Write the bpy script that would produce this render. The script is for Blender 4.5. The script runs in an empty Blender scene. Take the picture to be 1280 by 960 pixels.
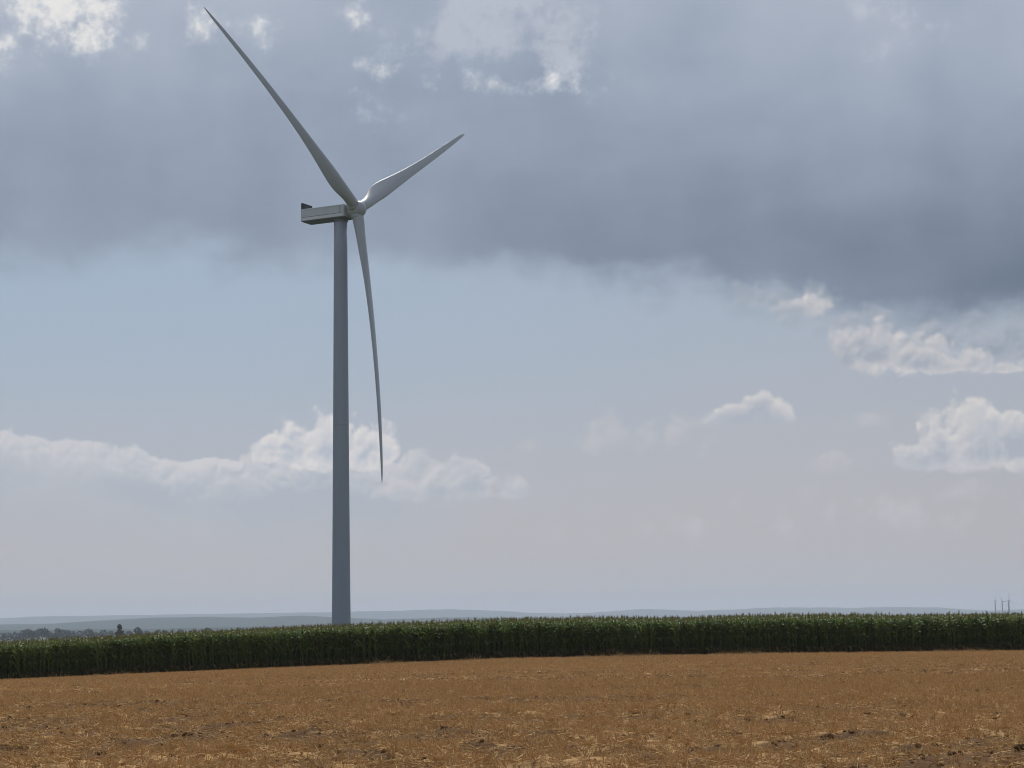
import bpy, bmesh, math, random
import numpy as np
from mathutils import Vector, Matrix, noise as mnoise
rng = np.random.default_rng(7); random.seed(7)
R = math.radians
scene = bpy.context.scene
C = scene.collection

# ------------------------------------------------------------------ camera
FPX, PITCH, ROLL, CAMZ = 2400.0, 0.1239, -0.0128, 1.7
fw = np.array([0, math.cos(PITCH), math.sin(PITCH)])
_u = np.array([0, -math.sin(PITCH), math.cos(PITCH)]); _r = np.array([1.0, 0, 0])
rt = _r*math.cos(ROLL) + _u*math.sin(ROLL); up = _u*math.cos(ROLL) - _r*math.sin(ROLL)
cd = bpy.data.cameras.new('camera'); cam = bpy.data.objects.new('camera', cd); C.objects.link(cam)
cd.sensor_width = 36; cd.lens = FPX/1280*36; cd.clip_start = 0.5; cd.clip_end = 80000
cam.matrix_world = Matrix(((rt[0], up[0], -fw[0], 0), (rt[1], up[1], -fw[1], 0), (rt[2], up[2], -fw[2], CAMZ), (0, 0, 0, 1)))
scene.camera = cam
def ray(px, py):
    v = fw + rt*(px-640)/FPX - up*(py-480)/FPX
    return v/np.linalg.norm(v)
def at(px, py, Y):                                # point of a pixel's sight line at depth Y
    v = ray(px, py); P = v*(Y/v[1]); return Vector((P[0], P[1], P[2]+CAMZ))
def uv(px, py):                                   # azimuth / elevation of a sight line, in 1/2400 rad
    v = ray(px, py); return math.atan2(v[0], v[1])*FPX, math.asin(v[2])*FPX

# ------------------------------------------------------------------ render settings
scene.view_settings.view_transform = 'Standard'; scene.view_settings.look = 'None'
scene.view_settings.exposure = 0.0; scene.view_settings.gamma = 1.0
scene.view_settings.use_curve_mapping = False
scene.render.engine = 'CYCLES'
cy = scene.cycles
cy.max_bounces = 4; cy.diffuse_bounces = 2; cy.glossy_bounces = 2; cy.transmission_bounces = 3; cy.volume_bounces = 1
cy.use_adaptive_sampling = True; cy.adaptive_threshold = .02; cy.adaptive_min_samples = 12
cy.use_denoising = True; cy.filter_width = 1.1
SUN_EL, SUN_AZ = R(52), R(3)                    # azimuth from +Y towards +X

# ------------------------------------------------------------------ node helpers
def lin(c):
    return tuple((x/255/12.92 if x/255 <= .04045 else ((x/255+.055)/1.055)**2.4) for x in c) + (1.0,)
class NT:
    def __init__(s, tree): s.t = tree; tree.nodes.clear()
    def n(s, typ, **kw):
        o = s.t.nodes.new(typ)
        for k, v in kw.items(): setattr(o, k, v)
        return o
    def link(s, a, b): s.t.links.new(a, b)
    def put(s, sock, v):
        if hasattr(v, 'is_output'): s.t.links.new(v, sock)
        elif isinstance(v, (tuple, list)): sock.default_value = v
        else: sock.default_value = v
    def m(s, op, a, b=None, c=None, clamp=False):
        o = s.n('ShaderNodeMath', operation=op, use_clamp=clamp)
        for i, v in enumerate((a, b, c)):
            if v is not None: s.put(o.inputs[i], v)
        return o.outputs[0]
    def vm(s, op, a, b=None):
        o = s.n('ShaderNodeVectorMath', operation=op); s.put(o.inputs[0], a)
        if b is not None: s.put(o.inputs[1], b)
        return o.outputs[0]
    def step(s, x, a, b, lo=0.0, hi=1.0):
        o = s.n('ShaderNodeMapRange', interpolation_type='SMOOTHSTEP'); s.put(o.inputs[0], x)
        for i, v in enumerate((a, b, lo, hi)): s.put(o.inputs[i+1], v)
        return o.outputs[0]
    def mix(s, f, a, b):
        o = s.n('ShaderNodeMix', data_type='RGBA'); s.put(o.inputs[0], f); s.put(o.inputs[6], a); s.put(o.inputs[7], b); return o.outputs[2]
    def noise(s, vec, scale, detail=4, rough=.55, dist=0.0):
        o = s.n('ShaderNodeTexNoise'); s.put(o.inputs['Vector'], vec); o.inputs['Scale'].default_value = scale
        o.inputs['Detail'].default_value = detail; o.inputs['Roughness'].default_value = rough; o.inputs['Distortion'].default_value = dist
        return o.outputs['Fac']
    def curve(s, x, pts, x0, x1, y0, y1):          # piecewise smooth y(x), both in real units
        f = s.n('ShaderNodeMapRange'); f.clamp = True; s.put(f.inputs[0], x); f.inputs[1].default_value = x0; f.inputs[2].default_value = x1
        o = s.n('ShaderNodeFloatCurve'); s.put(o.inputs['Value'], f.outputs[0]); cu = o.mapping.curves[0]
        P = [((a-x0)/(x1-x0), (b-y0)/(y1-y0)) for a, b in pts]
        P = [(min(1, max(0, a)), min(1, max(0, b))) for a, b in P]
        cu.points[0].location = P[0]; cu.points[1].location = P[-1]
        for p in P[1:-1]: cu.points.new(*p)
        o.mapping.update()
        return s.m('MULTIPLY_ADD', o.outputs[0], y1-y0, y0)

# ------------------------------------------------------------------ world: sky with clouds
w = bpy.data.worlds.new('World'); scene.world = w; w.use_nodes = True
N = NT(w.node_tree)
tc = N.n('ShaderNodeTexCoord').outputs['Generated']
dirn = N.vm('NORMALIZE', tc)
sep = N.n('ShaderNodeSeparateXYZ'); N.link(dirn, sep.inputs[0])
U = N.m('MULTIPLY', N.m('ARCTAN2', sep.outputs[0], sep.outputs[1]), FPX)
V = N.m('MULTIPLY', N.m('ARCSINE', sep.outputs[2]), FPX)
cmb = N.n('ShaderNodeCombineXYZ'); N.link(U, cmb.inputs[0]); N.link(V, cmb.inputs[1]); UV = cmb.outputs[0]
def raw(vec, size, detail=0, rough=.5):              # signed noise, mean 0
    o = N.n('ShaderNodeTexNoise'); o.normalize = False; N.put(o.inputs['Vector'], vec)
    o.inputs['Scale'].default_value = FPX/size; o.inputs['Detail'].default_value = detail; o.inputs['Roughness'].default_value = rough
    return o.outputs['Fac']
sq = N.vm('MULTIPLY', dirn, (1, 1, 1.9))
nA = raw(sq, 170, 4, .55)                             # cloud masses
nB = raw(dirn, 40, 5, .62)                            # ragged edges
nC = raw(N.vm('MULTIPLY', dirn, (1, 1, .8)), 430, 3, .5)   # broad tone of the deck
nD = raw(N.vm('MULTIPLY', dirn, (1, 1, .10)), 120, 1)  # faint light shafts, painted into the tone of the deck
def billow(off):                                      # rounded heads with sharp creases
    p = dirn if off is None else N.vm('ADD', dirn, off)
    b1 = N.m('ABSOLUTE', raw(p, 44)); b2 = N.m('ABSOLUTE', raw(p, 21)); b3 = N.m('ABSOLUTE', raw(p, 10))
    return N.m('MULTIPLY_ADD', b1, 1.0, N.m('MULTIPLY_ADD', b2, .5, N.m('MULTIPLY', b3, .22)))
bil = billow(None); relief = N.m('SUBTRACT', bil, billow((-3.0/FPX, 0, 5.5/FPX)))   # lit from above
sky = N.n('ShaderNodeTexSky', sky_type='NISHITA'); sky.sun_disc = False
sky.sun_elevation = SUN_EL; sky.sun_rotation = SUN_AZ; sky.air_density = 1.0; sky.dust_density = 2.0; sky.ozone_density = 1.5
clear = N.vm('SCALE', sky.outputs[0]); clear.node.inputs['Scale'].default_value = 0.055
def c(r, g, b): return lin((r, g, b))
veil = N.mix(N.step(V, 0, 430), c(190, 184, 186), c(164, 182, 202))
veil = N.mix(N.step(U, -500, 700, 0, .30), veil, c(170, 164, 166))
veil = N.mix(N.m('MULTIPLY', N.step(nC, -.25, .35), N.step(V, 120, 420, .2, 0)), veil, c(186, 184, 190))
col = N.mix(N.step(V, 20, 900, .92, .75), clear, veil)
def puff(lst, k=1.0):
    f = None
    for (px, py, rx, ry, a) in lst:
        u, v = uv(px, py)
        o = N.n('ShaderNodeVectorMath', operation='MULTIPLY_ADD'); N.put(o.inputs[0], UV); o.inputs[1].default_value = (1/rx, 1/ry, 0); o.inputs[2].default_value = (-u/rx, -v/ry, 0)
        q = o.outputs[0]
        if k != 1.0: q = N.vm('MAXIMUM', q, N.vm('MULTIPLY', q, (-1., -k, 0.)))
        l = N.n('ShaderNodeVectorMath', operation='LENGTH'); N.link(q, l.inputs[0])
        q = N.m('MULTIPLY_ADD', l.outputs['Value'], -a, a)
        f = q if f is None else N.m('MAXIMUM', f, q)
    return f
def cumulus(col, lst, shade, light, opac, soft=.16, k=2.6, nb=.55, thick=.95, rel=1.3, base=None):
    f = puff(lst, k)
    fp = N.m('ADD', f, N.m('MULTIPLY_ADD', bil, nb, N.m('MULTIPLY_ADD', nA, .22, N.m('MULTIPLY_ADD', nB, .20, -.20))))
    mk = N.step(fp, .0, soft)
    lt = N.m('MULTIPLY_ADD', relief, rel, N.step(fp, .0, thick, .86, .10), clamp=True)
    if base:                                          # flat undersides lie in shade
        B = [uv(*q) for q in base]
        hb = N.m('SUBTRACT', V, N.curve(U, B, B[0][0], B[-1][0], -100, 700))
        lt = N.m('MULTIPLY', lt, N.step(hb, -2, 24, .42, 1)); mk = N.m('MULTIPLY', mk, N.step(hb, -7, 6))
    return N.mix(N.m('MULTIPLY', mk, opac), col, N.mix(lt, shade, light))
# --- long cumulus bank low on the horizon
tops = [(-700, 575), (-420, 552), (-250, 560), (-120, 548), (0, 540), (90, 549), (170, 557), (230, 571), (312, 570), (360, 566), (420, 560), (474, 566), (494, 572),
        (510, 562), (560, 580), (760, 590), (1150, 600), (1500, 590), (1700, 580), (2000, 570)]
P = [uv(*t) for t in tops]
bank = N.curve(U, P, P[0][0], P[-1][0], -100, 400)
d = N.m('SUBTRACT', N.m('ADD', bank, N.m('MULTIPLY_ADD', bil, 17, N.m('MULTIPLY_ADD', nA, 9, N.m('MULTIPLY_ADD', nB, 6, -5)))), V)
bm = N.m('MULTIPLY', N.step(d, 0, 7), N.step(d, 30, 150, 1, 0))
bm = N.m('MULTIPLY', bm, N.m('ADD', N.step(N.m('MULTIPLY_ADD', bil, 30, U), uv(470, 550)[0], uv(620, 550)[0], 1, 0), N.step(U, uv(1500, 550)[0], uv(1900, 550)[0], 0, .8)))
lit = N.m('MULTIPLY_ADD', N.m('MULTIPLY', relief, N.step(d, 15, 70, 1, .1)), 1.5, N.m('MULTIPLY_ADD', nA, .3, N.step(d, 0, 62, .92, .04)), clamp=True)
col = N.mix(N.m('MULTIPLY', bm, N.step(U, -560, -380, .70, .85)), col, N.mix(lit, c(172, 180, 192), c(213, 211, 213)))
# --- separate fair-weather cumuli
col = cumulus(col, [(338, 568, 30, 36, .9), (372, 566, 48, 58, 1.05), (412, 566, 60, 62, 1.1), (455, 570, 44, 50, 1.0), (482, 568, 26, 34, .8)], c(171, 181, 196), c(222, 218, 217), .97, .26, 2.0, nb=.42, rel=1.2, thick=1.5, base=[(200, 606), (640, 606)])
col = cumulus(col, [(770, 545, 70, 20, .16), (1040, 584, 60, 16, .5), (1085, 527, 36, 12, .42), (1205, 618, 56, 24, .62), (1090, 640, 130, 40, .30), (880, 660, 120, 26, .2), (510, 612, 70, 24, .6)], c(183, 183, 188), c(197, 195, 198), .7, .5, 1.6)
col = cumulus(col, [(922, 528, 46, 30, 1.1), (952, 524, 36, 42, 1.25), (1150, 577, 44, 32, .9), (1180, 572, 46, 54, .95), (1225, 566, 56, 72, 1.05), (1285, 566, 60, 70, 1.05), (1380, 566, 90, 60, 1)], c(170, 176, 188), c(216, 212, 210), .96, .26, 2.4, nb=.5, rel=1.1, base=[(400, 624), (690, 624), (740, 590), (860, 536), (1030, 536), (1080, 575), (1110, 584), (1500, 584)])
col = cumulus(col, [(585, 612, 46, 42, .85), (640, 616, 26, 24, .7), (545, 616, 44, 24, .7), (505, 618, 40, 20, .6)], c(174, 180, 190), c(208, 206, 208), .85, .3, 2.4, base=[(400, 626), (760, 626)])
# --- dark deck overhead
edge = [(-700, 320), (-300, 340), (-60, 336), (60, 324), (150, 318), (240, 330), (330, 334), (400, 322), (470, 322), (540, 332), (650, 340), (760, 346), (850, 356), (940, 368), (1020, 382),
        (1090, 402), (1160, 410), (1230, 404), (1290, 390), (1400, 360), (1800, 330)]
P = [uv(*t) for t in edge]
ed = N.curve(U, P, P[0][0], P[-1][0], 0, 700)
d = N.m('ADD', N.m('SUBTRACT', V, ed), N.m('MULTIPLY_ADD', nA, 34, N.m('MULTIPLY', nB, 11)))
dm = N.step(d, -34, 44)
t = N.step(d, 10, 420, .34, .78)
t = N.m('MULTIPLY_ADD', nC, .20, t)
t = N.m('MULTIPLY_ADD', nD, .12, t)
t = N.m('MULTIPLY_ADD', nA, .055, t)
t = N.m('MULTIPLY_ADD', nB, .012, t)
dark = puff([(1080, 310, 520, 240, .56), (1290, 340, 420, 190, .60)])
t = N.m('SUBTRACT', t, N.m('MAXIMUM', dark, 0.0))
dcol = N.n('ShaderNodeValToRGB'); N.link(N.m('MULTIPLY_ADD', t, 1/1.25, .2), dcol.inputs[0]); cr = dcol.color_ramp
cr.elements[0].position = 0.0; cr.elements[0].color = c(100, 114, 134)
cr.elements[1].position = 1.0; cr.elements[1].color = c(183, 190, 204)
e = cr.elements.new(.56); e.color = c(149, 161, 179)
col = N.mix(N.m('MULTIPLY', dm, .97), col, dcol.outputs[0])
# --- lumps hanging under the deck
col = cumulus(col, [(1262, 432, 110, 46, .95), (1180, 424, 70, 34, .8), (1350, 425, 100, 54, .9), (1060, 405, 90, 26, .6), (960, 376, 90, 22, .5)], c(146, 156, 171), c(180, 185, 194), .85, .6, 1.6)
col = cumulus(col, [(1000, 394, 40, 22, .6), (1055, 450, 38, 40, .85), (1095, 446, 56, 46, .9), (1150, 452, 60, 38, .85), (1200, 458, 60, 20, .65), (1262, 462, 70, 14, .6)], c(162, 169, 181), c(210, 206, 206), .93, .34, 2.2, nb=.5, rel=1.1, base=[(900, 404), (1022, 406), (1040, 440), (1060, 462), (1500, 462)])
# --- brighter rags and gaps in the deck
f2 = puff([(620, 0, 125, 112, 1.0), (560, 40, 60, 60, .8), (700, 60, 50, 60, .8), (1100, 30, 90, 60, .45)])
fp2 = N.m('ADD', f2, N.m('MULTIPLY_ADD', nB, .48, N.m('MULTIPLY_ADD', nA, .25, -.05)))
col = N.mix(N.m('MULTIPLY', N.step(fp2, .05, .75), .78), col, c(186, 192, 205))
f = puff([(60, 0, 125, 60, 1.1), (110, 40, 58, 36, 1.0), (0, 52, 30, 36, .8), (-150, -20, 200, 110, 1.1), (250, 38, 30, 36, .56), (318, 36, 48, 28, .56), (478, 92, 28, 46, .52), (447, 6, 24, 34, .52),
          (1138, 18, 22, 18, .26), (700, 98, 60, 16, .26), (610, 104, 80, 18, .5), (175, 45, 16, 34, .32)])
fp = N.m('ADD', f, N.m('MULTIPLY_ADD', nB, .62, N.m('MULTIPLY_ADD', nA, .18, N.m('MULTIPLY_ADD', bil, .25, -.14))))
gcol = N.mix(N.m('MULTIPLY_ADD', relief, .8, N.step(fp, .15, .95), clamp=True), c(194, 201, 212), c(234, 232, 230))
col = N.mix(N.m('MULTIPLY', N.step(fp, -.1, 1.1), .95), col, gcol)
bg = N.n('ShaderNodeBackground'); N.link(col, bg.inputs[0]); bg.inputs[1].default_value = 1.0
wo = N.n('ShaderNodeOutputWorld'); N.link(bg.outputs[0], wo.inputs[0])
w.cycles.sampling_method = 'NONE'

# ------------------------------------------------------------------ sun behind the clouds
sl = bpy.data.lights.new('sun', 'SUN'); so = bpy.data.objects.new('sun', sl); C.objects.link(so)
sl.energy = 3.6; sl.angle = R(10); sl.color = (1.0, .95, .87)
sd = Vector((math.sin(SUN_AZ)*math.cos(SUN_EL), math.cos(SUN_AZ)*math.cos(SUN_EL), math.sin(SUN_EL)))
so.rotation_euler = sd.to_track_quat('Z', 'Y').to_euler(); so.location = (0, 0, 60)

# ------------------------------------------------------------------ object helpers
def tag(o, label=None, cat=None, group=None, kind=None):
    for k, v in (('label', label), ('category', cat), ('group', group), ('kind', kind)):
        if v: o[k] = v
    return o
def empty(name, loc=(0, 0, 0), rz=0):
    o = bpy.data.objects.new(name, None); C.objects.link(o); o.location = loc; o.rotation_euler = (0, 0, rz); o.empty_display_size = .3; return o
def mesh(name, V_, F_, mats, smooth=False, midx=None):
    me = bpy.data.meshes.new(name); me.from_pydata([tuple(v) for v in V_], [], [tuple(f) for f in F_])
    for m_ in (mats if isinstance(mats, (list, tuple)) else [mats]): me.materials.append(m_)
    if midx is not None: me.polygons.foreach_set('material_index', midx)
    if smooth: me.polygons.foreach_set('use_smooth', [True]*len(me.polygons))
    me.update(); return me
def link(name, me, parent=None):
    o = bpy.data.objects.new(name, me); C.objects.link(o)
    if parent: o.parent = parent
    return o
def mat(name, color, rough=.6, spec=.5):
    m_ = bpy.data.materials.new(name); m_.use_nodes = True
    n = NT(m_.node_tree); b = n.n('ShaderNodeBsdfPrincipled'); o = n.n('ShaderNodeOutputMaterial'); n.link(b.outputs[0], o.inputs[0])
    b.inputs['Base Color'].default_value = tuple(color)+(1,); b.inputs['Roughness'].default_value = rough; b.inputs['Specular IOR Level'].default_value = spec
    return m_, n, b, o
def lathe(prof, seg=32, cap=True):                 # prof: (radius, z)
    Vv, Ff = [], []
    for r_, z_ in prof:
        for i in range(seg):
            a = 2*math.pi*i/seg; Vv.append((r_*math.cos(a), r_*math.sin(a), z_))
    for j in range(len(prof)-1):
        for i in range(seg):
            k = (i+1) % seg; Ff.append((j*seg+i, j*seg+k, (j+1)*seg+k, (j+1)*seg+i))
    if cap: Ff.append(tuple(range(seg))[::-1]); Ff.append(tuple((len(prof)-1)*seg+i for i in range(seg)))
    return Vv, Ff
def boxvf(x0, x1, y0, y1, z0, z1):
    return ([(x0,y0,z0),(x1,y0,z0),(x1,y1,z0),(x0,y1,z0),(x0,y0,z1),(x1,y0,z1),(x1,y1,z1),(x0,y1,z1)],
            [(3,2,1,0),(4,5,6,7),(0,1,5,4),(1,2,6,5),(2,3,7,6),(3,0,4,7)])
def join(parts):
    Vv, Ff = [], []
    for v_, f_ in parts:
        o = len(Vv); Vv += list(v_); Ff += [tuple(i+o for i in q) for q in f_]
    return Vv, Ff
def bevel(o, wd=.06, seg=2):
    b = o.modifiers.new('bevel', 'BEVEL'); b.width = wd; b.segments = seg; b.limit_method = 'ANGLE'; return o

# ------------------------------------------------------------------ terrain
def vnoise(x, y, s, seed):                         # smooth value noise on arrays
    x = np.asarray(x, float)/s; y = np.asarray(y, float)/s
    xi = np.floor(x).astype(np.int64); yi = np.floor(y).astype(np.int64); fx = x-xi; fy = y-yi
    fx = fx*fx*(3-2*fx); fy = fy*fy*(3-2*fy)
    def h(a, b):
        q = (a*374761393 + b*668265263 + seed*974634) & 0xffffffff
        q = ((q ^ (q >> 13))*1274126177) & 0xffffffff
        return ((q ^ (q >> 16)) & 0xffff)/65535.0
    return (h(xi, yi)*(1-fx)+h(xi+1, yi)*fx)*(1-fy)+(h(xi, yi+1)*(1-fx)+h(xi+1, yi+1)*fx)*fy
EX = np.array([-400, -120, -60, -34.5, -26, -17.4, -8.8, -.24, 8.35, 16.9, 34, 60, 120, 400.])
EZ = np.array([-5.4, -3.3, -2.3, -1.80, -1.48, -1.19, -.92, -.68, -.60, -.56, -.60, -.7, -1.0, -2.5])
EDGE = 130.0
def terrain(x, y):
    x = np.asarray(x, float); y = np.asarray(y, float)
    ez = np.interp(x, EX, EZ)
    t_ = np.clip(y/EDGE, 0, 1); near = ez*(t_**1.6)*.98 + -.02*np.clip(y/20, 0, 1)
    back = np.clip(y-EDGE, 0, None)
    z = near - back*.0045 - np.clip(back-90, 0, None)*.006
    far = np.clip((y-900)/1500, 0, 1); far = far*far*(3-2*far)
    z = z*(1-far) + far*(-17 + 6*(vnoise(x, y, 1300, 3)-.5) + 4*(vnoise(x, y, 400, 5)-.5))
    z = np.where(y < 0, -.01*0, z)
    return z
def relief_near(x, y):
    a = (vnoise(x, y*1.6, .55, 11)-.5)*.05 + (vnoise(x, y, .24, 12)-.5)*.035 + (vnoise(x*.5, y*1.4, 1.7, 13)-.5)*.07
    a = a + (vnoise(x, y, .20, 14)-.5)*.055 + (vnoise(x+.07, y, .34, 15)-.5)*.045
    row = np.sin((y + .25*np.sin(x*.11))*2*math.pi/2.9)*.018
    return (a*1.5+row)*np.clip((75-y)/35, .3, 1)
def axis(segs):
    out = [segs[0][0]]
    for a, b, n in segs: out += list(np.linspace(a, b, n+1)[1:])
    return np.array(out)
gx = np.concatenate([-np.geomspace(21000, 46, 40), axis([(-45, -23, 60), (-23, 23, 400), (23, 45, 60)]), np.geomspace(46, 21000, 40)])
gy = np.concatenate([axis([(-2500, -100, 8), (-100, 10, 22), (10, 18, 20), (18, 58, 420), (58, 132, 300), (132, 420, 60), (420, 1000, 20)]), np.geomspace(1030, 21000, 70)])
X, Y = np.meshgrid(gx, gy); Z = terrain(X, Y)
nearmask = (np.abs(X) < 60) & (Y > 5) & (Y < 132)
Z = Z + np.where(nearmask, relief_near(X, Y), 0)
nx, ny = len(gx), len(gy)
idx = np.arange(nx*ny).reshape(ny, nx)
Fq = np.stack([idx[:-1, :-1], idx[:-1, 1:], idx[1:, 1:], idx[1:, :-1]], -1).reshape(-1, 4)
me = bpy.data.meshes.new('ground')
me.vertices.add(nx*ny); me.vertices.foreach_set('co', np.stack([X, Y, Z], -1).reshape(-1))
me.loops.add(Fq.size); me.loops.foreach_set('vertex_index', Fq.reshape(-1).astype(np.int32))
me.polygons.add(len(Fq)); me.polygons.foreach_set('loop_start', np.arange(0, Fq.size, 4, dtype=np.int32))
me.update(calc_edges=True); me.polygons.foreach_set('use_smooth', [True]*len(Fq))
# soil under straw, beyond the maize a patchwork of farmland
gm_, n, b, o = mat('stubble_soil', (.2, .13, .07), .95, .15)
geo = n.n('ShaderNodeNewGeometry').outputs['Position']
sp = n.n('ShaderNodeSeparateXYZ'); n.link(geo, sp.inputs[0])
band = n.noise(n.vm('MULTIPLY', geo, (.10, .42, .3)), 1.0, 4, .6)
patch = n.noise(n.vm('MULTIPLY', geo, (1.2, 2.2, 1)), 1.0, 5, .65)
fine = n.noise(n.vm('MULTIPLY', geo, (9, 14, 9)), 1.0, 4, .7)
sa = n.n('ShaderNodeAttribute'); sa.attribute_name = 'soil'
soilf = n.m('ADD', n.m('MULTIPLY', n.m('SUBTRACT', sa.outputs['Fac'], .50), 3.4), n.m('ADD', n.m('MULTIPLY', n.m('SUBTRACT', patch, .5), .8), n.m('MULTIPLY', n.m('SUBTRACT', fine, .5), .9)))
soilf = n.m('ADD', soilf, n.step(sp.outputs[1], 24, 90, .12, -.16))
straw = n.mix(n.step(fine, .3, .7), (.32, .192, .080, 1), (.42, .265, .115, 1))
straw = n.mix(n.step(band, .3, .7, 0, .5), straw, (.37, .215, .087, 1))
soil = n.mix(fine, (.05, .023, .008, 1), (.16, .085, .034, 1))
nearc = n.mix(n.step(soilf, -.12, .30), straw, soil)
vor = n.n('ShaderNodeTexVoronoi'); n.link(n.vm('MULTIPLY', geo, (1/420, 1/900, 0)), vor.inputs['Vector']); vor.inputs['Scale'].default_value = 1.0
fr = n.n('ShaderNodeValToRGB'); n.link(vor.outputs['Color'], fr.inputs[0]); fr.color_ramp.interpolation = 'CONSTANT'
for i, (p_, cc) in enumerate(((0, (.06, .09, .03)), (.35, (.10, .10, .05)), (.5, (.05, .075, .03)), (.72, (.08, .095, .04)), (.85, (.07, .10, .035)))):
    el = fr.color_ramp.elements[i] if i < 2 else fr.color_ramp.elements.new(p_)
    el.position = p_; el.color = cc+(1,)
crop = n.mix(n.noise(geo, .3, 4, .6), (.03, .05, .018, 1), (.065, .09, .03, 1))
n.link(n.mix(n.step(sp.outputs[1], 150, 170), nearc, n.mix(n.step(sp.outputs[1], 850, 900), crop, fr.outputs[0])), b.inputs['Base Color'])
bp = n.n('ShaderNodeBump'); bp.inputs['Strength'].default_value = .9; bp.inputs['Distance'].default_value = .05
n.link(n.m('MULTIPLY_ADD', patch, .5, fine), bp.inputs['Height']); n.link(bp.outputs[0], b.inputs['Normal'])
def soilpatch(x, y): return .36*vnoise(x*.35, y*1.5, 3.2, 91)+.22*vnoise(x, y*1.7, 1.1, 92)+.42*vnoise(x*.8, y, .42, 93) + .035*np.sin(2*math.pi*(y+.6*np.sin(x*.07))/7.5) + .05*np.clip((36-y)/10, 0, 1)
at0 = me.attributes.new('soil', 'FLOAT', 'POINT'); at0.data.foreach_set('value', np.where(nearmask, soilpatch(X, Y), .3).reshape(-1).astype(np.float32))
me.materials.append(gm_)
ground = link('ground', me); tag(ground, 'harvested field of pale stubble and brown soil running out to the horizon', 'field', kind='structure')

# ------------------------------------------------------------------ far hills
def hill(name, prof, Yd, depth, label, mt, seed):
    pts = [at(px, py, Yd) for px, py in prof]
    xs = np.array([p.x for p in pts]); zs = np.array([p.z for p in pts])
    X1 = np.linspace(xs[0], xs[-1], 420); Y1 = np.linspace(-1, 1, 25)
    XX, YY = np.meshgrid(X1, Y1)
    top = np.interp(XX, xs, zs) + Yd*.00035*(vnoise(XX, YY*Yd*.1, Yd*.02, seed)-.5) + Yd*.00030*(vnoise(XX, YY*depth, Yd*.004, seed+1)-.5)
    prof_ = np.cos(np.clip(YY, -1, 1)*math.pi/2)**1.3
    base = -30.0
    ZZ = base + (top-base)*prof_
    v_ = np.stack([XX, Yd+YY*depth, ZZ], -1).reshape(-1, 3)
    id_ = np.arange(len(v_)).reshape(25, 420)
    f_ = np.stack([id_[:-1, :-1], id_[:-1, 1:], id_[1:, 1:], id_[1:, :-1]], -1).reshape(-1, 4)
    o_ = link(name, mesh(name, v_.tolist(), f_.tolist(), mt, True)); tag(o_, label, 'hill', kind='structure'); return o_
hm, n, b, o = mat('wooded_hill', (.05, .07, .03), .95, .1)
geo = n.n('ShaderNodeNewGeometry').outputs['Position']
v1 = n.n('ShaderNodeTexVoronoi'); n.link(n.vm('MULTIPLY', geo, (1/330, 1/700, 1/60)), v1.inputs['Vector'])
wood = n.mix(n.noise(geo, 1/60, 4, .7), (.010, .022, .024, 1), (.022, .040, .040, 1))
fld = n.mix(v1.outputs['Color'], (.06, .085, .05, 1), (.12, .115, .08, 1))
n.link(n.mix(n.step(n.noise(n.vm('MULTIPLY', geo, (1/900, 1/900, 1/70)), 1, 4, .6), .64, .68), wood, fld), b.inputs['Base Color'])
hill('hill', [(-260, 776), (0, 773), (60, 770.5), (150, 769), (250, 767.5), (400, 765.5), (500, 763.5), (560, 761.5), (620, 763), (670, 766), (730, 766.5), (780, 763), (810, 761.5), (870, 763.5), (915, 762), (950, 760), (1000, 759.5), (1060, 760), (1110, 758.5), (1165, 759.5), (1195, 761.5), (1230, 763.5), (1290, 761), (1500, 758)],
     15500, 1900, 'pale blue wooded ridge far off along the horizon', hm, 21)
hill('hill.001', [(-260, 783), (0, 781), (70, 780), (110, 777), (150, 774.5), (195, 772), (260, 771), (330, 772), (380, 769.5), (430, 772.5), (480, 774), (560, 772), (640, 772), (760, 772), (960, 771), (1160, 768), (1500, 766)],
     7600, 1200, 'blue-grey hill in front of the pale ridge, with fields on its slope', hm, 31)
hill('hill.002', [(-260, 790), (0, 788), (60, 787), (120, 786.5), (200, 786), (300, 784), (420, 784), (640, 780), (1500, 770)],
     4600, 700, 'low hazy rise of farmland behind the distant hedgerow trees', hm, 41)

# ------------------------------------------------------------------ wind turbine
def paint(name, colr, rough, wear=.86):
    m_, n, b, o = mat(name, colr, rough, .45)
    tcn = n.n('ShaderNodeTexCoord').outputs['Object']
    st = n.noise(n.vm('MULTIPLY', tcn, (1.2, 1.2, .05)), 1.0, 4, .6)
    dk = tuple(x*wear for x in colr)+(1,)
    n.link(n.mix(n.step(st, .35, .75), tuple(colr)+(1,), dk), b.inputs['Base Color'])
    n.link(n.m('MULTIPLY_ADD', st, .2, rough-.1), b.inputs['Roughness'])
    return m_
M_tower = paint('tower_paint', (.245, .285, .35), .55, .95)
M_shell = paint('nacelle_paint', (.43, .49, .54), .45, .95)
M_blade = paint('blade_gelcoat', (.31, .345, .39), .34)
M_dark, *_ = mat('dark_metal', (.018, .022, .03), .7)
M_trim, *_ = mat('nacelle_trim', (.52, .575, .62), .4)
M_seam, *_ = mat('seam_grey', (.11, .12, .13), .7)
M_under_shade, *_ = mat('nacelle_underside_shade', (.085, .10, .115), .7)  # shell paint darkened: shade below the nacelle put into the colour
M_red, *_ = mat('lamp_red', (.35, .03, .02), .3)
PSI, PHI, BL, K1, K2, OH, HZ, TILT = 1.0874, -1.0247, 60.7384, .085, -.0744, 4.2207, 91.42, R(6)
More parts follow.
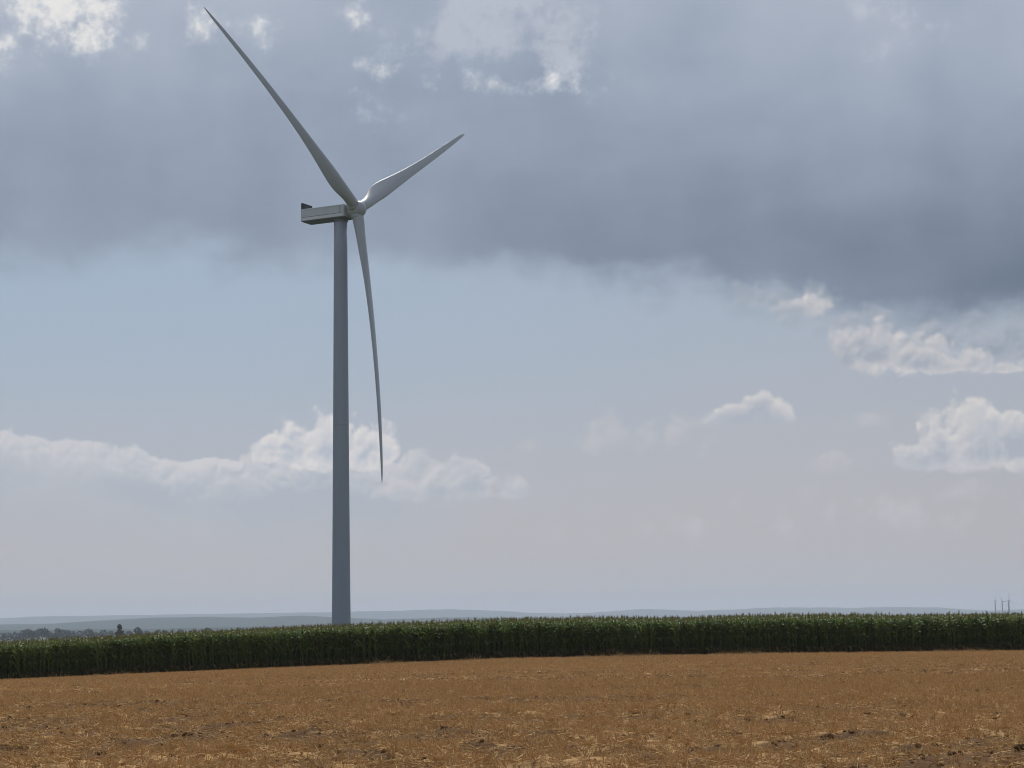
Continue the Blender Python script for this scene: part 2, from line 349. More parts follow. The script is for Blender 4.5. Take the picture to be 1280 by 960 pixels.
def blade_vf(L, scale=1.0, nst=46, nsec=22):
    # local frame: x = direction of travel (leading edge), y = upwind axis, z = span
    rs = [0, .02, .045, .07, .1, .13, .16, .2, .25, .3, .4, .5, .62, .75, .85, .92, .96, .985, 1]
    cs = [2.5, 2.5, 2.58, 2.86, 3.3, 3.65, 3.84, 3.74, 3.38, 3.0, 2.42, 2.05, 1.75, 1.48, 1.2, .95, .72, .45, .10]
    th = [1, 1, .90, .74, .58, .48, .41, .34, .29, .26, .23, .21, .19, .18, .18, .17, .17, .16, .16]
    Vv, Ff = [], []
    for i in range(nst):
        s = i/(nst-1); s = s if s > .3 else s; r_ = (1.35*scale + (L-1.35*scale)*s)/L
        ch = np.interp(s, rs, cs)*scale; t_ = np.interp(s, rs, th)
        beta = R(np.interp(s, [0, .08, .2, .4, .7, 1], [16, 15, 12, 7, 2.5, 0]))
        k = np.clip((s-.02)/.12, 0, 1); k = k*k*(3-2*k)
        ax0 = .5*(1-k) + .32*k
        zc = L*r_; yc = L*(K1*r_ + K2*r_*r_)
        for j in range(nsec):
            a = 2*math.pi*j/nsec; xx = .5+.5*math.cos(a)               # 1 = leading edge
            q = 1-xx
            naca = 5*(.2969*math.sqrt(max(q, 0)) - .126*q - .3516*q*q + .2843*q**3 - .1015*q**4)
            circ = .5*abs(math.sin(a))
            yy = (circ*(1-k)*t_ + naca*k*t_)*(1 if math.sin(a) >= 0 else -1)
            px_ = (xx-1+ax0)*ch; py_ = yy*ch
            Vv.append((px_*math.cos(beta)-py_*math.sin(beta), yc + px_*math.sin(beta)+py_*math.cos(beta), zc))
    for i in range(nst-1):
        for j in range(nsec):
            k = (j+1) % nsec; Ff.append((i*nsec+j, i*nsec+k, (i+1)*nsec+k, (i+1)*nsec+j))
    Ff.append(tuple(range(nsec))[::-1]); Ff.append(tuple((nst-1)*nsec+j for j in range(nsec)))
    return Vv, Ff
def turbine(base, hub_z, psi, phi, L, label, group=None, detail=True, sc=1.0, tower_r=(2.02, 1.44), mats=None):
    root = empty('wind_turbine', base); tag(root, label, 'wind turbine', group)
    Hh = hub_z - base[2]
    top = Hh - 1.62*sc
    seg = 64 if detail else 16
    r0, r1 = tower_r
    tw = link('tower', mesh('tower', *lathe([(r0*1.06, -1.0), (r0, 6*sc)] + [(r0+(r1-r0)*(k/12)**.85, 6*sc+(top-6*sc)*k/12) for k in range(1, 13)], seg), M_tower, True), root)
    dax = np.array([math.sin(psi), -math.cos(psi), 0]); hh = np.array([math.cos(psi), math.sin(psi), 0])
    ax = dax*math.cos(TILT) + np.array([0, 0, math.sin(TILT)]); uu = np.cross(ax, hh)
    hub = np.array([0, 0, Hh]) + ax*OH*sc
    yaw = math.atan2(dax[1], dax[0])
    if detail:
        for zz in (24, 49, 71):
            rr = np.interp(zz, [6, top], [r0, r1])
            fl = link('flange', mesh('flange', *lathe([(rr-.05, zz-.09), (rr+.008, zz-.07), (rr+.008, zz+.07), (rr-.05, zz+.09)], seg, False), M_tower, True), tw)
        link('door', mesh('door', *boxvf(-.45, .45, -r0*1.0-.06, -r0*1.0+.3, 2.4, 4.6), M_seam), tw)
    # nacelle: x forward, y across, z up, origin at tower axis on hub level
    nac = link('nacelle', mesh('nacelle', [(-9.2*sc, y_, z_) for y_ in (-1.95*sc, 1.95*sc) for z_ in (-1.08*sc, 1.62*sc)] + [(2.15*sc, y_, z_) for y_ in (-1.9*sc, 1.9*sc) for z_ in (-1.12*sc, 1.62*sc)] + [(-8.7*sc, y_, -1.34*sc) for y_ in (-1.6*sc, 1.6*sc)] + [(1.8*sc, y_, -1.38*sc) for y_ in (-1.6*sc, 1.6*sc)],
                [(0, 1, 3, 2), (5, 4, 6, 7), (1, 0, 4, 5), (2, 3, 7, 6), (3, 1, 5, 7), (8, 9, 11, 10), (0, 8, 10, 4), (9, 2, 6, 11), (0, 2, 9, 8), (10, 11, 6, 4)], [M_shell, M_under_shade], False, [0, 0, 0, 0, 0, 1, 1, 1, 1, 1]), root)
    nac.location = (0, 0, Hh); nac.rotation_euler = (0, 0, yaw)
    bm_ = bmesh.new(); bm_.from_mesh(nac.data); bmesh.ops.recalc_face_normals(bm_, faces=bm_.faces); bm_.to_mesh(nac.data); bm_.free()
    if detail:
        bevel(nac, .12, 3)
        # mouldings on the flanks, roof rim, front frame
        for sgn in (-1, 1):
            y0 = sgn*1.95
            def strip(nm, x0, x1, z0, z1, m__, dep=.03):
                a_, b_ = sorted((y0-sgn*.06, y0+sgn*dep)); link(nm, mesh(nm, *boxvf(x0, x1, a_, b_, z0, z1), m__), nac)
            strip('groove', -8.9, 1.5, -.34, -.24, M_seam, .012)
            strip('moulding', -8.95, 1.75, -1.0, -.36, M_trim, .022)
            strip('roof_rim', -9.1, 1.9, 1.42, 1.52, M_trim, .05)
            strip('panel_seam', 1.02, 1.10, -.22, 1.40, M_seam, .012)
            strip('front_frame', 1.84, 2.0, -1.0, 1.40, M_trim, .035)
        for xx in (-6.2, -2.4):
            link('roof_hatch', mesh('roof_hatch', *boxvf(xx-.7, xx+.7, -.75, .75, 1.60, 1.74), M_trim), nac)
        # cooler standing across the rear of the roof
        cool = link('cooler', mesh('cooler', *boxvf(-9.05, -8.75, -1.75, 1.75, 1.84, 2.85), M_dark), root)
        cool.location = (0, 0, Hh); cool.rotation_euler = (0, 0, yaw)
        fvf = join([boxvf(-9.12, -8.68, -1.9, -1.72, 1.6, 3.0), boxvf(-9.12, -8.68, 1.72, 1.9, 1.6, 3.0), boxvf(-9.12, -8.68, -1.72, 1.72, 2.85, 3.0), boxvf(-9.12, -8.68, -1.72, 1.72, 1.70, 1.84)])
        link('cooler_frame', mesh('cooler_frame', *fvf, M_dark), cool)
        for k in range(7):
            link('fin', mesh('fin', *boxvf(-9.10, -8.70, -1.5+k*.5-.02, -1.5+k*.5+.02, 1.84, 2.85), M_seam), cool)
        for sgn in (-1, 1):
            bvf = join([boxvf(-8.68, -7.3, sgn*1.5-.05, sgn*1.5+.05, 1.6, 1.72), boxvf(-8.70, -8.58, sgn*1.5-.05, sgn*1.5+.05, 1.72, 2.9)])
            link('brace', mesh('brace', *bvf, M_dark), cool)
        link('aviation_lamp', mesh('aviation_lamp', *[[(x_-8.0, y_+1.2, z_) for x_, y_, z_ in q] if i == 0 else q for i, q in enumerate(lathe([(.12, 1.6), (.12, 1.95), (.2, 1.97), (.2, 2.25), (.1, 2.4)], 12))], M_red), nac)
        yr = link('yaw_ring', mesh('yaw_ring', *lathe([(r1-.02, Hh-1.95), (r1+.16, Hh-1.9), (r1+.16, Hh-1.45), (r1-.02, Hh-1.40)], seg), M_seam, True), root)
    # main bearing housing and spinner around the tilted axis
    rotm = Matrix(((hh[0], uu[0], ax[0]), (hh[1], uu[1], ax[1]), (hh[2], uu[2], ax[2])))
    nk = link('bearing_housing', mesh('bearing_housing', *lathe([(1.28*sc, -2.9*sc), (1.28*sc, -1.5*sc)], 40 if detail else 12), M_shell, True), root)
    nk.matrix_local = Matrix.Translation(hub) @ rotm.to_4x4()
    if detail:
        link('shaft_collar', mesh('shaft_collar', *lathe([(1.1, -1.95), (1.42, -1.9), (1.42, -1.72), (1.1, -1.68)], 40), M_seam, True), nk)
    sp_ = link('spinner', mesh('spinner', *lathe([(1.35*sc, -1.72*sc), (1.62*sc, -1.6*sc), (1.78*sc, -1.0*sc), (1.84*sc, 0), (1.80*sc, .7*sc), (1.62*sc, 1.25*sc), (1.25*sc, 1.75*sc), (.72*sc, 2.05*sc), (.2*sc, 2.15*sc)], 48 if detail else 12), M_blade, True), root)
    sp_.matrix_local = Matrix.Translation(hub) @ rotm.to_4x4()
    bme = mesh('blade', *blade_vf(L, sc, 60 if detail else 14, 28 if detail else 8), M_blade, True)
    for k in range(3):
        a = phi + k*2*math.pi/3
        bdir = hh*math.sin(a)+uu*math.cos(a); tdir = hh*math.cos(a)-uu*math.sin(a)
        bl_ = link('blade', bme, root)
        bl_.matrix_local = Matrix.Translation(hub) @ Matrix(((tdir[0], ax[0], bdir[0]), (tdir[1], ax[1], bdir[1]), (tdir[2], ax[2], bdir[2]))).to_4x4()
        if detail:
            link('root_collar', mesh('root_collar', *lathe([(1.25, 1.2), (1.38, 1.3), (1.38, 1.95), (1.26, 2.02)], 40), M_blade, True), bl_)
    return root
TX, TY = -37.17, 413.73
tb = float(terrain(TX, TY))
turbine((TX, TY, tb), HZ, PSI, PHI, BL, 'large grey wind turbine with three bowed blades rising behind the green maize field')
for px, py, Yd, ps, ph, Lf, rr, lab in ((1243.8, 751.2, 5000, 1.0, 0.05, 18, 1.5, 'tiny hazy turbine with one short blade straight up, first of three on the horizon'),
                                 (1252.8, 752, 5200, .35, R(95), 18, 1.5, 'tiny hazy turbine with blades spread sideways, middle of three on the horizon'),
                                 (1260.8, 750.8, 4800, .8, R(-4), 26, 1.9, 'tallest of the three tiny hazy turbines on the horizon, long blade straight up')):
    p = at(px, py, Yd); zb = float(terrain(p.x, p.y))
    turbine((p.x, p.y, zb), p.z, ps, ph, Lf, lab, 'distant turbines on the horizon', detail=False, sc=.5, tower_r=(rr*1.2, rr*.9))

# ------------------------------------------------------------------ distant trees
lm, n, b, o = mat('tree_leaves', (.04, .06, .025), .8, .2)
oi = n.n('ShaderNodeNewGeometry')
n.link(n.mix(oi.outputs['Random Per Island'], (.012, .02, .012, 1), (.032, .046, .024, 1)), b.inputs['Base Color'])
tk, *_ = mat('bark', (.06, .045, .035), .9, .2)
def tree(loc, h, wd, lobes, label, group=None, leaf=.5):
    root = empty('tree', loc); tag(root, label, 'tree', group)
    Vv, Ff = [], []
    prof = [(.035*h, -.5), (.026*h, .15*h), (.018*h, .45*h), (.006*h, .8*h)]
    pv = lathe(prof, 8)
    limbs = [pv]
    for k in range(5):
        a = random.uniform(0, 6.28); z0 = h*random.uniform(.25, .55); e_ = Vector((math.cos(a)*wd*.3, math.sin(a)*wd*.3, z0+h*.2)); s_ = Vector((0, 0, z0))
        dv = (e_-s_); sd_ = dv.cross(Vector((0, 0, 1))).normalized()*h*.01; su = sd_.cross(dv).normalized()*h*.01
        q = [s_+sd_, s_+su, s_-sd_, s_-su, e_+sd_*.3, e_+su*.3, e_-sd_*.3, e_-su*.3]
        limbs.append((q, [(0, 1, 5, 4), (1, 2, 6, 5), (2, 3, 7, 6), (3, 0, 4, 7)]))
    link('trunk', mesh('trunk', *join(limbs), tk), root)
    for (cx, cy_, cz, rx, rz, cnt) in lobes:
        for i in range(cnt):
            p = Vector((random.gauss(0, 1), random.gauss(0, 1), random.gauss(0, 1))).normalized()
            rad = random.uniform(.35, 1.0)**.5 * (1+.28*mnoise.noise(p*2.2+Vector((cx+loc[0], cz, 0))))
            c_ = Vector((cx*wd+p.x*rx*wd*rad, cy_*wd+p.y*rx*wd*rad, cz*h+p.z*rz*h*rad))
            s_ = leaf*random.uniform(.6, 1.5)
            a_ = Vector((random.gauss(0, 1), random.gauss(0, 1), random.gauss(0, .7))).normalized()*s_
            b_ = a_.cross(Vector((random.gauss(0, 1), random.gauss(0, 1), random.gauss(0, 1)))).normalized()*s_*.7
            k = len(Vv); Vv += [c_-a_, c_+b_, c_+a_, c_-b_]; Ff.append((k, k+1, k+2, k+3))
    link('crown', mesh('crown', Vv, Ff, lm), root)
    return root
def put_tree(px, ytop, Yd, wpx, h, lobes, label, group=None, leaf=.6):
    wd = wpx/FPX*Yd; p = at(px, ytop, Yd); tree((p.x, p.y, p.z-h), h, wd, lobes, label, group, leaf)
blob = [(0, 0, .62, .48, .36, 420)]
put_tree(149, 779.8, 1150, 10.5, 9.5, [(.04, 0, .84, .24, .14, 220), (.18, .05, .72, .16, .10, 70), (-.06, 0, .62, .16, .12, 60), (.08, .02, .46, .46, .15, 380), (-.25, 0, .42, .26, .12, 120), (-.05, 0, .25, .45, .2, 200)], 'dark lone tree with a small round top above a wider lower crown, beyond the maize', leaf=.4)
put_tree(172.5, 784, 1900, 12, 11, [(-.05, 0, .68, .42, .32, 420), (.2, 0, .5, .34, .3, 200)], 'dome-shaped hazy tree standing apart, beside the dark lone tree', leaf=.6)
put_tree(111, 785.5, 2100, 13.5, 12, [(0, 0, .62, .46, .38, 500), (.3, 0, .45, .25, .25, 150)], 'broad rounded hazy tree at the end of the distant hedgerow', leaf=.6)
hed = 'hazy blue-green tree in the distant hedgerow beyond the maize field'
for px, yt, wp in ((-12, 789.5, 12), (1, 790.5, 12), (10, 789, 11), (20, 790, 10), (28, 787.5, 9), (34, 785.2, 10), (41, 786.8, 9), (49, 785, 9), (56, 784, 10), (62, 787.5, 8), (72, 784.3, 7), (78, 785.8, 6), (84, 786.2, 6), (91, 788, 9), (99, 788, 9), (121, 788, 9), (130, 785.8, 8), (138, 788, 9), (160, 788.2, 9), (184, 787.5, 10), (196, 787, 9), (206, 786.8, 8), (226, 785.8, 6), (240, 785.5, 9), (260, 783.4, 8)):
    yd = random.uniform(2150, 2600)
    put_tree(px, yt+.7, yd, wp*1.3, random.uniform(10, 14), [(random.uniform(-.1, .1), 0, random.uniform(.58, .68), .46, .36, 260), (random.uniform(-.3, .3), 0, .30, .62, .32, 280)], hed, 'trees of the distant hedgerow', leaf=.75)
# ------------------------------------------------------------------ maize
lfm, n, b, o = mat('maize_leaf', (.06, .1, .03), .55, .32)
at_ = n.n('ShaderNodeAttribute'); at_.attribute_name = 'dry'
oi = n.n('ShaderNodeObjectInfo')
g1 = n.mix(oi.outputs['Random'], (.072, .132, .030, 1), (.13, .182, .05, 1))
lc = n.mix(at_.outputs['Fac'], g1, (.19, .115, .05, 1))
n.link(lc, b.inputs['Base Color'])
tr = n.n('ShaderNodeBsdfTranslucent'); n.link(lc, tr.inputs[0]); mx = n.n('ShaderNodeMixShader'); mx.inputs[0].default_value = .40
n.link(b.outputs[0], mx.inputs[1]); n.link(tr.outputs[0], mx.inputs[2]); n.link(mx.outputs[0], o.inputs[0])
skm, n, b, o = mat('maize_stalk', (.09, .12, .045), .6, .3)
at_ = n.n('ShaderNodeAttribute'); at_.attribute_name = 'dry'
n.link(n.mix(at_.outputs['Fac'], (.085, .12, .04, 1), (.20, .13, .075, 1)), b.inputs['Base Color'])
tsm, *_ = mat('maize_tassel', (.30, .27, .11), .8, .2)
erm, *_ = mat('maize_husk', (.16, .18, .07), .7, .2)
def set_dry(me_, vals):
    a_ = me_.attributes.new('dry', 'FLOAT', 'POINT'); a_.data.foreach_set('value', vals)
def maize(seed):
    r = random.Random(seed); h = 2.24*r.uniform(.96, 1.04)
    az = r.uniform(0, 6.28)
    Sv, Sf = lathe([(.016, -.08), (.0155, .3), (.013, 1.2), (.008, h)], 6)
    sd_ = [max(0, .9-v[2]/.45) for v in Sv]
    Lv, Lf, Ld = [], [], []
    nl = 13
    for i in range(nl):
        z0 = .22 + (h-.34)*i/(nl-1); a = az + (i % 2)*math.pi + r.uniform(-.45, .45)
        k = i/(nl-1); ln = (.62+.42*math.sin(math.pi*min(1, .25+k*.75)))*r.uniform(.85, 1.15); wd = (.046+.026*math.sin(math.pi*k))*r.uniform(.9, 1.1)
        if i >= nl-2: ln *= .7
        el = r.uniform(.85, 1.2) if k > .15 else r.uniform(.2, .6); dry = r.uniform(0, .9) if i < 2 else (r.random()*.2 if i < 4 else r.random()*.10)
        droop = r.uniform(2.0, 3.0) if k > .15 else 2.6
        p = Vector((0, 0, z0)); d_ = Vector((math.cos(a), math.sin(a), 0)); sdv = Vector((-math.sin(a), math.cos(a), 0))
        sg = 6; st = len(Lv)
        for j in range(sg+1):
            t_ = j/sg; ang = el - droop*t_*t_*.85
            wj = wd*(.55+.9*t_ if t_ < .4 else .91*(1-((t_-.4)/.6)**1.7)+.02)
            nrm = Vector((0, 0, 1))*math.cos(ang) - d_*math.sin(ang)
            tw = sdv*math.cos(.5*t_) + nrm*math.sin(.5*t_)
            Lv += [p-tw*wj+nrm*wj*.35, p.copy(), p+tw*wj+nrm*wj*.35]; Ld += [dry]*3
            p = p + (d_*math.cos(ang)+Vector((0, 0, math.sin(ang))))*ln/sg
        for j in range(sg):
            q = st+j*3; Lf += [(q, q+1, q+4, q+3), (q+1, q+2, q+5, q+4)]
    Tv, Tf = [], []
    for i in range(8):
        a = r.uniform(0, 6.28); sp_ = r.uniform(.02, .5) if i else 0.0; ln = r.uniform(.2, .32) if i else .36
        b0 = Vector((0, 0, h-.04+.012*i)); e_ = b0+Vector((math.cos(a)*sp_, math.sin(a)*sp_, 1)).normalized()*ln; m__ = (b0+e_)/2+Vector((0, 0, .02))
        s1 = Vector((.009, 0, 0)); s2 = Vector((0, .009, 0)); k = len(Tv)
        Tv += [b0-s1*.7, b0+s1*.7, m__+s1, m__-s1, e_, b0-s2*.7, b0+s2*.7, m__+s2, m__-s2]
        Tf += [(k, k+1, k+2, k+3), (k+3, k+2, k+4), (k+5, k+6, k+7, k+8), (k+8, k+7, k+4)]
    Ev, Ef = [], []
    for s_ in range(1 if r.random() < .8 else 2):
        a = az + s_*math.pi; ev, ef = lathe([(.012, 0), (.030, .06), (.032, .14), (.020, .22), (.004, .27)], 7)
        Mx = Matrix.Translation((math.cos(a)*.02, math.sin(a)*.02, 1.02+.14*s_)) @ Matrix.Rotation(a, 4, 'Z') @ Matrix.Rotation(.4, 4, 'Y')
        o_ = len(Ev); Ev += [tuple(Mx @ Vector(v)) for v in ev]; Ef += [tuple(x+o_ for x in q) for q in ef]
    return (Sv, Sf, sd_), (Lv, Lf, Ld), (Tv, Tf), (Ev, Ef)
NVAR = 7
pvar, jvar = [], []
src = bpy.data.collections.new('maize_sources')
for k in range(NVAR):
    S, L_, T_, E_ = maize(100+k)
    ms = mesh('stalk', S[0], S[1], skm, True); set_dry(ms, S[2])
    ml = mesh('foliage', L_[0], L_[1], lfm, True); set_dry(ml, L_[2])
    mt_ = mesh('tassel', T_[0], T_[1], tsm); mE = mesh('ear', E_[0], E_[1], erm, True)
    pvar.append((ms, ml, mt_, mE))
    av, af = join([(S[0], S[1]), (L_[0], L_[1]), (T_[0], T_[1]), (E_[0], E_[1])])
    mi = [0]*len(S[1])+[1]*len(L_[1])+[2]*len(T_[1])+[3]*len(E_[1])
    mj = mesh('maize_stand_plant', av, af, [skm, lfm, tsm, erm], True, mi); set_dry(mj, list(S[2])+list(L_[2])+[0.]*(len(T_[0])+len(E_[0])))
    ob = bpy.data.objects.new('maize_stand_plant', mj); src.objects.link(ob); jvar.append(ob)
def hvar(x): return 1.0 + float(np.interp(x, [-36, -26, -17, -9, 0, 10], [.04, .05, .07, .065, .03, 0])) + .09*(float(vnoise(x, 0, 6, 77))-.5) + .03*(float(vnoise(x, 3, 1.3, 78))-.5)
for i in range(300):
    x = -34.6 + i*69.2/299 + random.uniform(-.06, .06); y = EDGE + random.uniform(-.12, .12) + .35*(float(vnoise(x, 0, 2.5, 55))-.5)
    rt_ = empty('maize_plant', (x, y, float(terrain(x, y))), random.uniform(0, 6.28)); s_ = hvar(x)*random.uniform(.90, 1.06)
    rt_.scale = (s_, s_, s_); rt_.rotation_euler = (random.gauss(0, .03), random.gauss(0, .03), random.uniform(0, 6.28))
    tag(rt_, 'tall green maize plant with pale tassel in the outermost row along the stubble', 'maize plant', 'maize plants in the outermost row')
    for nm, mm in zip(('stalk', 'foliage', 'tassel', 'ear'), pvar[random.randrange(NVAR)]): link(nm, mm, rt_)
def gn_scatter(name, pts, rot, scl, pick, coll, label, cat):
    me_ = bpy.data.meshes.new(name); me_.from_pydata([tuple(p) for p in pts], [], [])
    for nm, typ, dat in (('rot', 'FLOAT_VECTOR', rot), ('scl', 'FLOAT', scl), ('pick', 'INT', pick)):
        a_ = me_.attributes.new(nm, typ, 'POINT'); a_.data.foreach_set('vector' if typ == 'FLOAT_VECTOR' else 'value', np.asarray(dat).reshape(-1))
    ob = link(name, me_); tag(ob, label, cat, kind='stuff')
    ng = bpy.data.node_groups.new(name, 'GeometryNodeTree')
    ng.interface.new_socket('Geometry', in_out='INPUT', socket_type='NodeSocketGeometry'); ng.interface.new_socket('Geometry', in_out='OUTPUT', socket_type='NodeSocketGeometry')
    gi = ng.nodes.new('NodeGroupInput'); go = ng.nodes.new('NodeGroupOutput')
    ip = ng.nodes.new('GeometryNodeInstanceOnPoints'); ci = ng.nodes.new('GeometryNodeCollectionInfo')
    ci.inputs['Collection'].default_value = coll; ci.inputs['Separate Children'].default_value = True; ci.inputs['Reset Children'].default_value = True
    ip.inputs['Pick Instance'].default_value = True
    def na(nm, typ):
        q = ng.nodes.new('GeometryNodeInputNamedAttribute'); q.data_type = typ; q.inputs['Name'].default_value = nm; return q.outputs['Attribute']
    L = ng.links.new
    L(gi.outputs[0], ip.inputs['Points']); L(ci.outputs[0], ip.inputs['Instance']); L(na('pick', 'INT'), ip.inputs['Instance Index'])
    e2r = ng.nodes.new('FunctionNodeEulerToRotation'); L(na('rot', 'FLOAT_VECTOR'), e2r.inputs[0]); L(e2r.outputs[0], ip.inputs['Rotation'])
    L(na('scl', 'FLOAT'), ip.inputs['Scale']); L(ip.outputs[0], go.inputs[0])
    md = ob.modifiers.new('scatter', 'NODES'); md.node_group = ng
    return ob
pts = []
yrow = EDGE+.30; k = 0
while yrow < EDGE+85:
    sp_ = .19 if k < 10 else (.30 if k < 30 else .45)
    half = .29*yrow+16
    xs = np.arange(-half, half, sp_); xs = xs + rng.uniform(-.07, .07, len(xs)); pts.append(np.stack([xs, yrow+rng.uniform(-.1, .1, len(xs))], 1))
    yrow += .42 if k < 4 else (.75 if k < 30 else 1.1); k += 1
# the outermost row carries on beyond the three hundred
for a_, b_ in ((-56, -34.8), (34.8, 56)):
    xs = np.arange(a_, b_, .22); pts.append(np.stack([xs, EDGE+rng.uniform(-.08, .08, len(xs))], 1))
pts = np.concatenate(pts); npt = len(pts)
zz = terrain(pts[:, 0], pts[:, 1])
scl = (1.0 + np.interp(pts[:, 0], [-36, -26, -17, -9, 0, 10], [.04, .05, .07, .065, .03, 0]) + .09*(vnoise(pts[:, 0], pts[:, 1], 6, 77)-.5))*rng.uniform(.90, 1.06, npt)
gn_scatter('maize_stand', np.stack([pts[:, 0], pts[:, 1], zz], 1), np.stack([rng.normal(0, .035, npt), rng.normal(0, .035, npt), rng.uniform(0, 6.28, npt)], 1), scl, rng.integers(0, NVAR, npt), src,
           'dense stand of green maize behind the outermost row, reaching back towards the turbine', 'maize')

# ------------------------------------------------------------------ straw and clods on the stubble
stm, n, b, o = mat('straw', (.4, .28, .13), .9, .1)
gi_ = n.n('ShaderNodeNewGeometry'); oi = n.n('ShaderNodeObjectInfo')
sc_ = n.mix(gi_.outputs['Random Per Island'], (.41, .248, .104, 1), (.56, .375, .180, 1))
n.link(n.mix(n.m('MULTIPLY', oi.outputs['Random'], .45), sc_, (.48, .285, .120, 1)), b.inputs['Base Color'])
clm, n, b, o = mat('soil_clod_surface', (.10, .055, .032), .95, .1)
tcn = n.n('ShaderNodeTexCoord').outputs['Object']; oi = n.n('ShaderNodeObjectInfo')
n.link(n.mix(n.noise(tcn, 14, 4, .7), n.mix(n.step(oi.outputs['Random'], .2, .95), (.055, .027, .011, 1), (.30, .175, .073, 1)), n.mix(oi.outputs['Random'], (.15, .085, .036, 1), (.42, .255, .108, 1))), b.inputs['Base Color'])
ssrc = bpy.data.collections.new('straw_sources')
for k in range(6):
    r = random.Random(500+k); Vv, Ff = [], []
    for i in range(20):
        a = r.uniform(0, 6.28); rad = .15*math.sqrt(r.random()); cx, cy_ = math.cos(a)*rad, math.sin(a)*rad
        stand = r.random() < .34; ln = r.uniform(.07, .14) if stand else r.uniform(.08, .26)
        yaw = r.uniform(0, 6.28); tilt = r.uniform(.7, 1.5) if stand else r.uniform(-.05, .35)
        d_ = Vector((math.cos(yaw)*math.cos(tilt), math.sin(yaw)*math.cos(tilt), math.sin(tilt))); sdv = d_.cross(Vector((r.gauss(0, 1), r.gauss(0, 1), r.gauss(0, 1)))).normalized()
        wd = r.uniform(.0028, .0055); p0 = Vector((cx, cy_, r.uniform(-.005, .035))); p1 = p0+d_*ln*.55; p2 = p1+(d_+Vector((r.gauss(0, .25), r.gauss(0, .25), r.gauss(-.1, .2))))*ln*.45
        s2 = sdv.cross(d_)
        q = len(Vv); Vv += [p0-sdv*wd, p0+sdv*wd, p1-sdv*wd+s2*wd, p1+sdv*wd+s2*wd, p2-sdv*wd*.6, p2+sdv*wd*.6]
        Ff += [(q, q+1, q+3, q+2), (q+2, q+3, q+5, q+4)]
    ssrc.objects.link(bpy.data.objects.new('straw_tuft', mesh('straw_tuft', Vv, Ff, stm)))
def clod_mesh(name, seed, sub=2):
    bm_ = bmesh.new(); bmesh.ops.create_icosphere(bm_, subdivisions=sub, radius=1.0)
    for v in bm_.verts:
        f_ = 1+.45*mnoise.noise(v.co*1.6+Vector((seed*7.1, 0, 0)))+.2*mnoise.noise(v.co*4+Vector((0, seed*3.3, 0)))
        v.co *= f_; v.co.z *= .62
    m_ = bpy.data.meshes.new(name); bm_.to_mesh(m_); bm_.free(); m_.materials.append(clm); return m_
bsrc = bpy.data.collections.new('bunch_sources')      # cut bunches still standing in the ground
for k in range(6):
    r = random.Random(800+k); Vv, Ff = [], []
    for i in range(16):
        yaw = r.uniform(0, 6.28); lean = abs(r.gauss(0, .38)); ln = r.uniform(.06, .17)
        d_ = Vector((math.cos(yaw)*math.sin(lean), math.sin(yaw)*math.sin(lean), math.cos(lean))); sdv = d_.cross(Vector((r.gauss(0, 1), r.gauss(0, 1), .2))).normalized(); wd = r.uniform(.003, .006)
        p0 = Vector((r.gauss(0, .03), r.gauss(0, .03), -.02)); p2 = p0+d_*ln
        q = len(Vv); Vv += [p0-sdv*wd, p0+sdv*wd, p2+sdv*wd, p2-sdv*wd]; Ff.append((q, q+1, q+2, q+3))
    bsrc.objects.link(bpy.data.objects.new('stubble_bunch', mesh('stubble_bunch', Vv, Ff, stm)))
csrc = bpy.data.collections.new('clod_sources')
for k in range(5): csrc.objects.link(bpy.data.objects.new('field_clod', clod_mesh('field_clod', k)))
def field_points(dens_fn, y0, y1, n):
    ys = np.sqrt(rng.uniform(y0*y0, y1*y1, n)); xs = rng.uniform(-1, 1, n)*(.275*ys+5)
    keep = rng.random(n) < dens_fn(xs, ys); return xs[keep], ys[keep]
def gz(x, y): return terrain(x, y) + relief_near(x, y)
dn = lambda x, y: np.clip(1.0-.92*np.clip((soilpatch(x, y)-.47)*7, 0, 1)*np.clip((110-y)/50, .3, 1), .1, 1)
x1, y1 = field_points(dn, 15, 62, 50000); x2, y2 = field_points(dn, 60, 129.6, 36000)
xs = np.concatenate([x1, x2]); ys = np.concatenate([y1, y2]); m_ = len(xs)
gn_scatter('straw_stubble', np.stack([xs, ys, gz(xs, ys)-.01], 1), np.stack([rng.normal(0, .06, m_), rng.normal(0, .06, m_), rng.uniform(0, 6.28, m_)], 1), rng.uniform(.75, 1.3, m_), rng.integers(0, 6, m_), ssrc,
           'loose pale straw and short cut stubble strewn over the brown field', 'straw')
m_ = 800; xs = rng.uniform(-45, 45, m_); ys = EDGE - .15 - np.abs(rng.normal(0, .45, m_))
gn_scatter('margin_grass', np.stack([xs, ys, gz(xs, ys)-.02], 1), np.stack([rng.normal(0, .25, m_), rng.normal(0, .25, m_), rng.uniform(0, 6.28, m_)], 1), rng.uniform(1.0, 2.0, m_)*np.clip(vnoise(xs, ys*0, 3, 66)*1.6, .5, 1.3), rng.integers(0, 6, m_), ssrc,
           'dry grass and fallen leaves littered along the foot of the maize', 'dry grass')
x1, y1 = field_points(dn, 15, 62, 7000); x2, y2 = field_points(dn, 60, 129.6, 5000)
xs = np.concatenate([x1, x2]); ys = np.concatenate([y1, y2]); m_ = len(xs)
gn_scatter('standing_stubble', np.stack([xs, ys, gz(xs, ys)], 1), np.stack([rng.normal(0, .15, m_), rng.normal(0, .15, m_), rng.uniform(0, 6.28, m_)], 1), rng.uniform(.7, 1.35, m_), rng.integers(0, 6, m_), bsrc,
           'short bunches of cut stalks still standing all over the field', 'stubble')
dc = lambda x, y: np.clip(.5+1.2*np.clip((soilpatch(x, y)-.49)*7, 0, 1), 0, 1)
xs, ys = field_points(dc, 15, 125, 110000); m_ = len(xs)
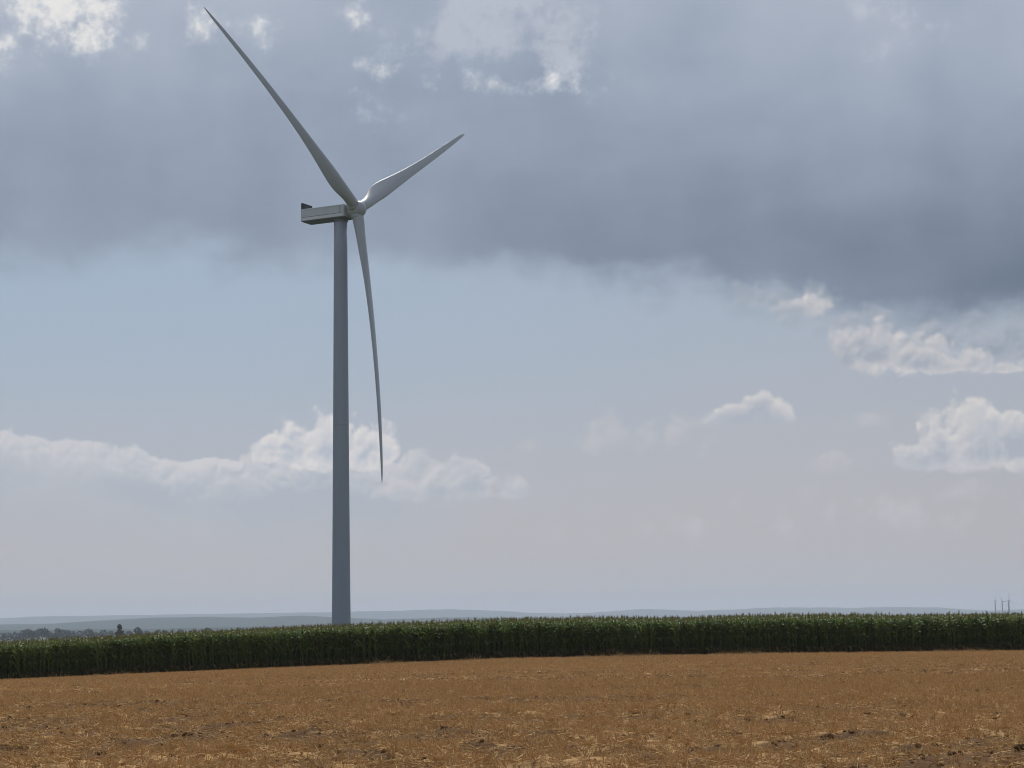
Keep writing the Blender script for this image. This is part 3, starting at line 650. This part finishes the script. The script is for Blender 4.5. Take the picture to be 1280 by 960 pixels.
gn_scatter('soil_crumbs', np.stack([xs, ys, gz(xs, ys)+.005], 1), rng.uniform(0, 6.28, (m_, 3))*np.array([.1, .1, 1]), np.clip(rng.lognormal(-3.5, .4, m_), .014, .055), rng.integers(0, 5, m_), csrc,
           'small crumbs of brown soil and chaff lying between the straw', 'soil')
def ground_at(px, py):                              # where a pixel's sight line meets the field
    v = ray(px, py); t_ = 10.0
    while t_ < 400:
        P_ = v*t_
        if P_[2]+CAMZ <= float(gz(P_[0], P_[1])): break
        t_ += .05
    return Vector((P_[0], P_[1], float(gz(P_[0], P_[1]))))
for k, (px, py, s_, lab) in enumerate(((1276, 936, .06, 'dark reddish soil clod lying among pale straw, largest one in the stubble'), (1101, 928, .05, 'small dark soil clod sitting alone in the straw'))):
    q = ground_at(px, py); o_ = link('soil_clod', clod_mesh('soil_clod', 40+k, 3)); o_.location = q+Vector((0, 0, s_*.3)); o_.scale = (s_*1.4, s_, s_*1.1); tag(o_, lab, 'clod')
stn, n, b, o = mat('pale_stone', (.42, .39, .37), .85, .2)
tcn = n.n('ShaderNodeTexCoord').outputs['Object']; n.link(n.mix(n.noise(tcn, 6, 4, .6), (.34, .31, .29, 1), (.50, .47, .45, 1)), b.inputs['Base Color'])
q = ground_at(168, 843.5); me_ = clod_mesh('stone', 60, 3); me_.materials.clear(); me_.materials.append(stn)
o_ = link('stone', me_); o_.location = q+Vector((0, 0, .04)); o_.scale = (.17, .12, .12); tag(o_, 'pale grey stone at the foot of the maize, on the stubble edge', 'stone')

# ------------------------------------------------------------------ haze
v_, f_ = boxvf(-22500, 22500, -2700, 22000, -75, 215)
hzm = bpy.data.materials.new('haze_air'); hzm.use_nodes = True; n = NT(hzm.node_tree)
pv_ = n.n('ShaderNodeVolumePrincipled'); ho = n.n('ShaderNodeOutputMaterial'); n.link(pv_.outputs[0], ho.inputs['Volume'])
pv_.inputs['Color'].default_value = (.63, .71, .85, 1); pv_.inputs['Density'].default_value = 8.5e-5; pv_.inputs['Anisotropy'].default_value = .22
hz = link('haze', mesh('haze', v_, f_, hzm)); tag(hz, 'thin pale blue haze lying over the far hills', 'haze', kind='stuff')
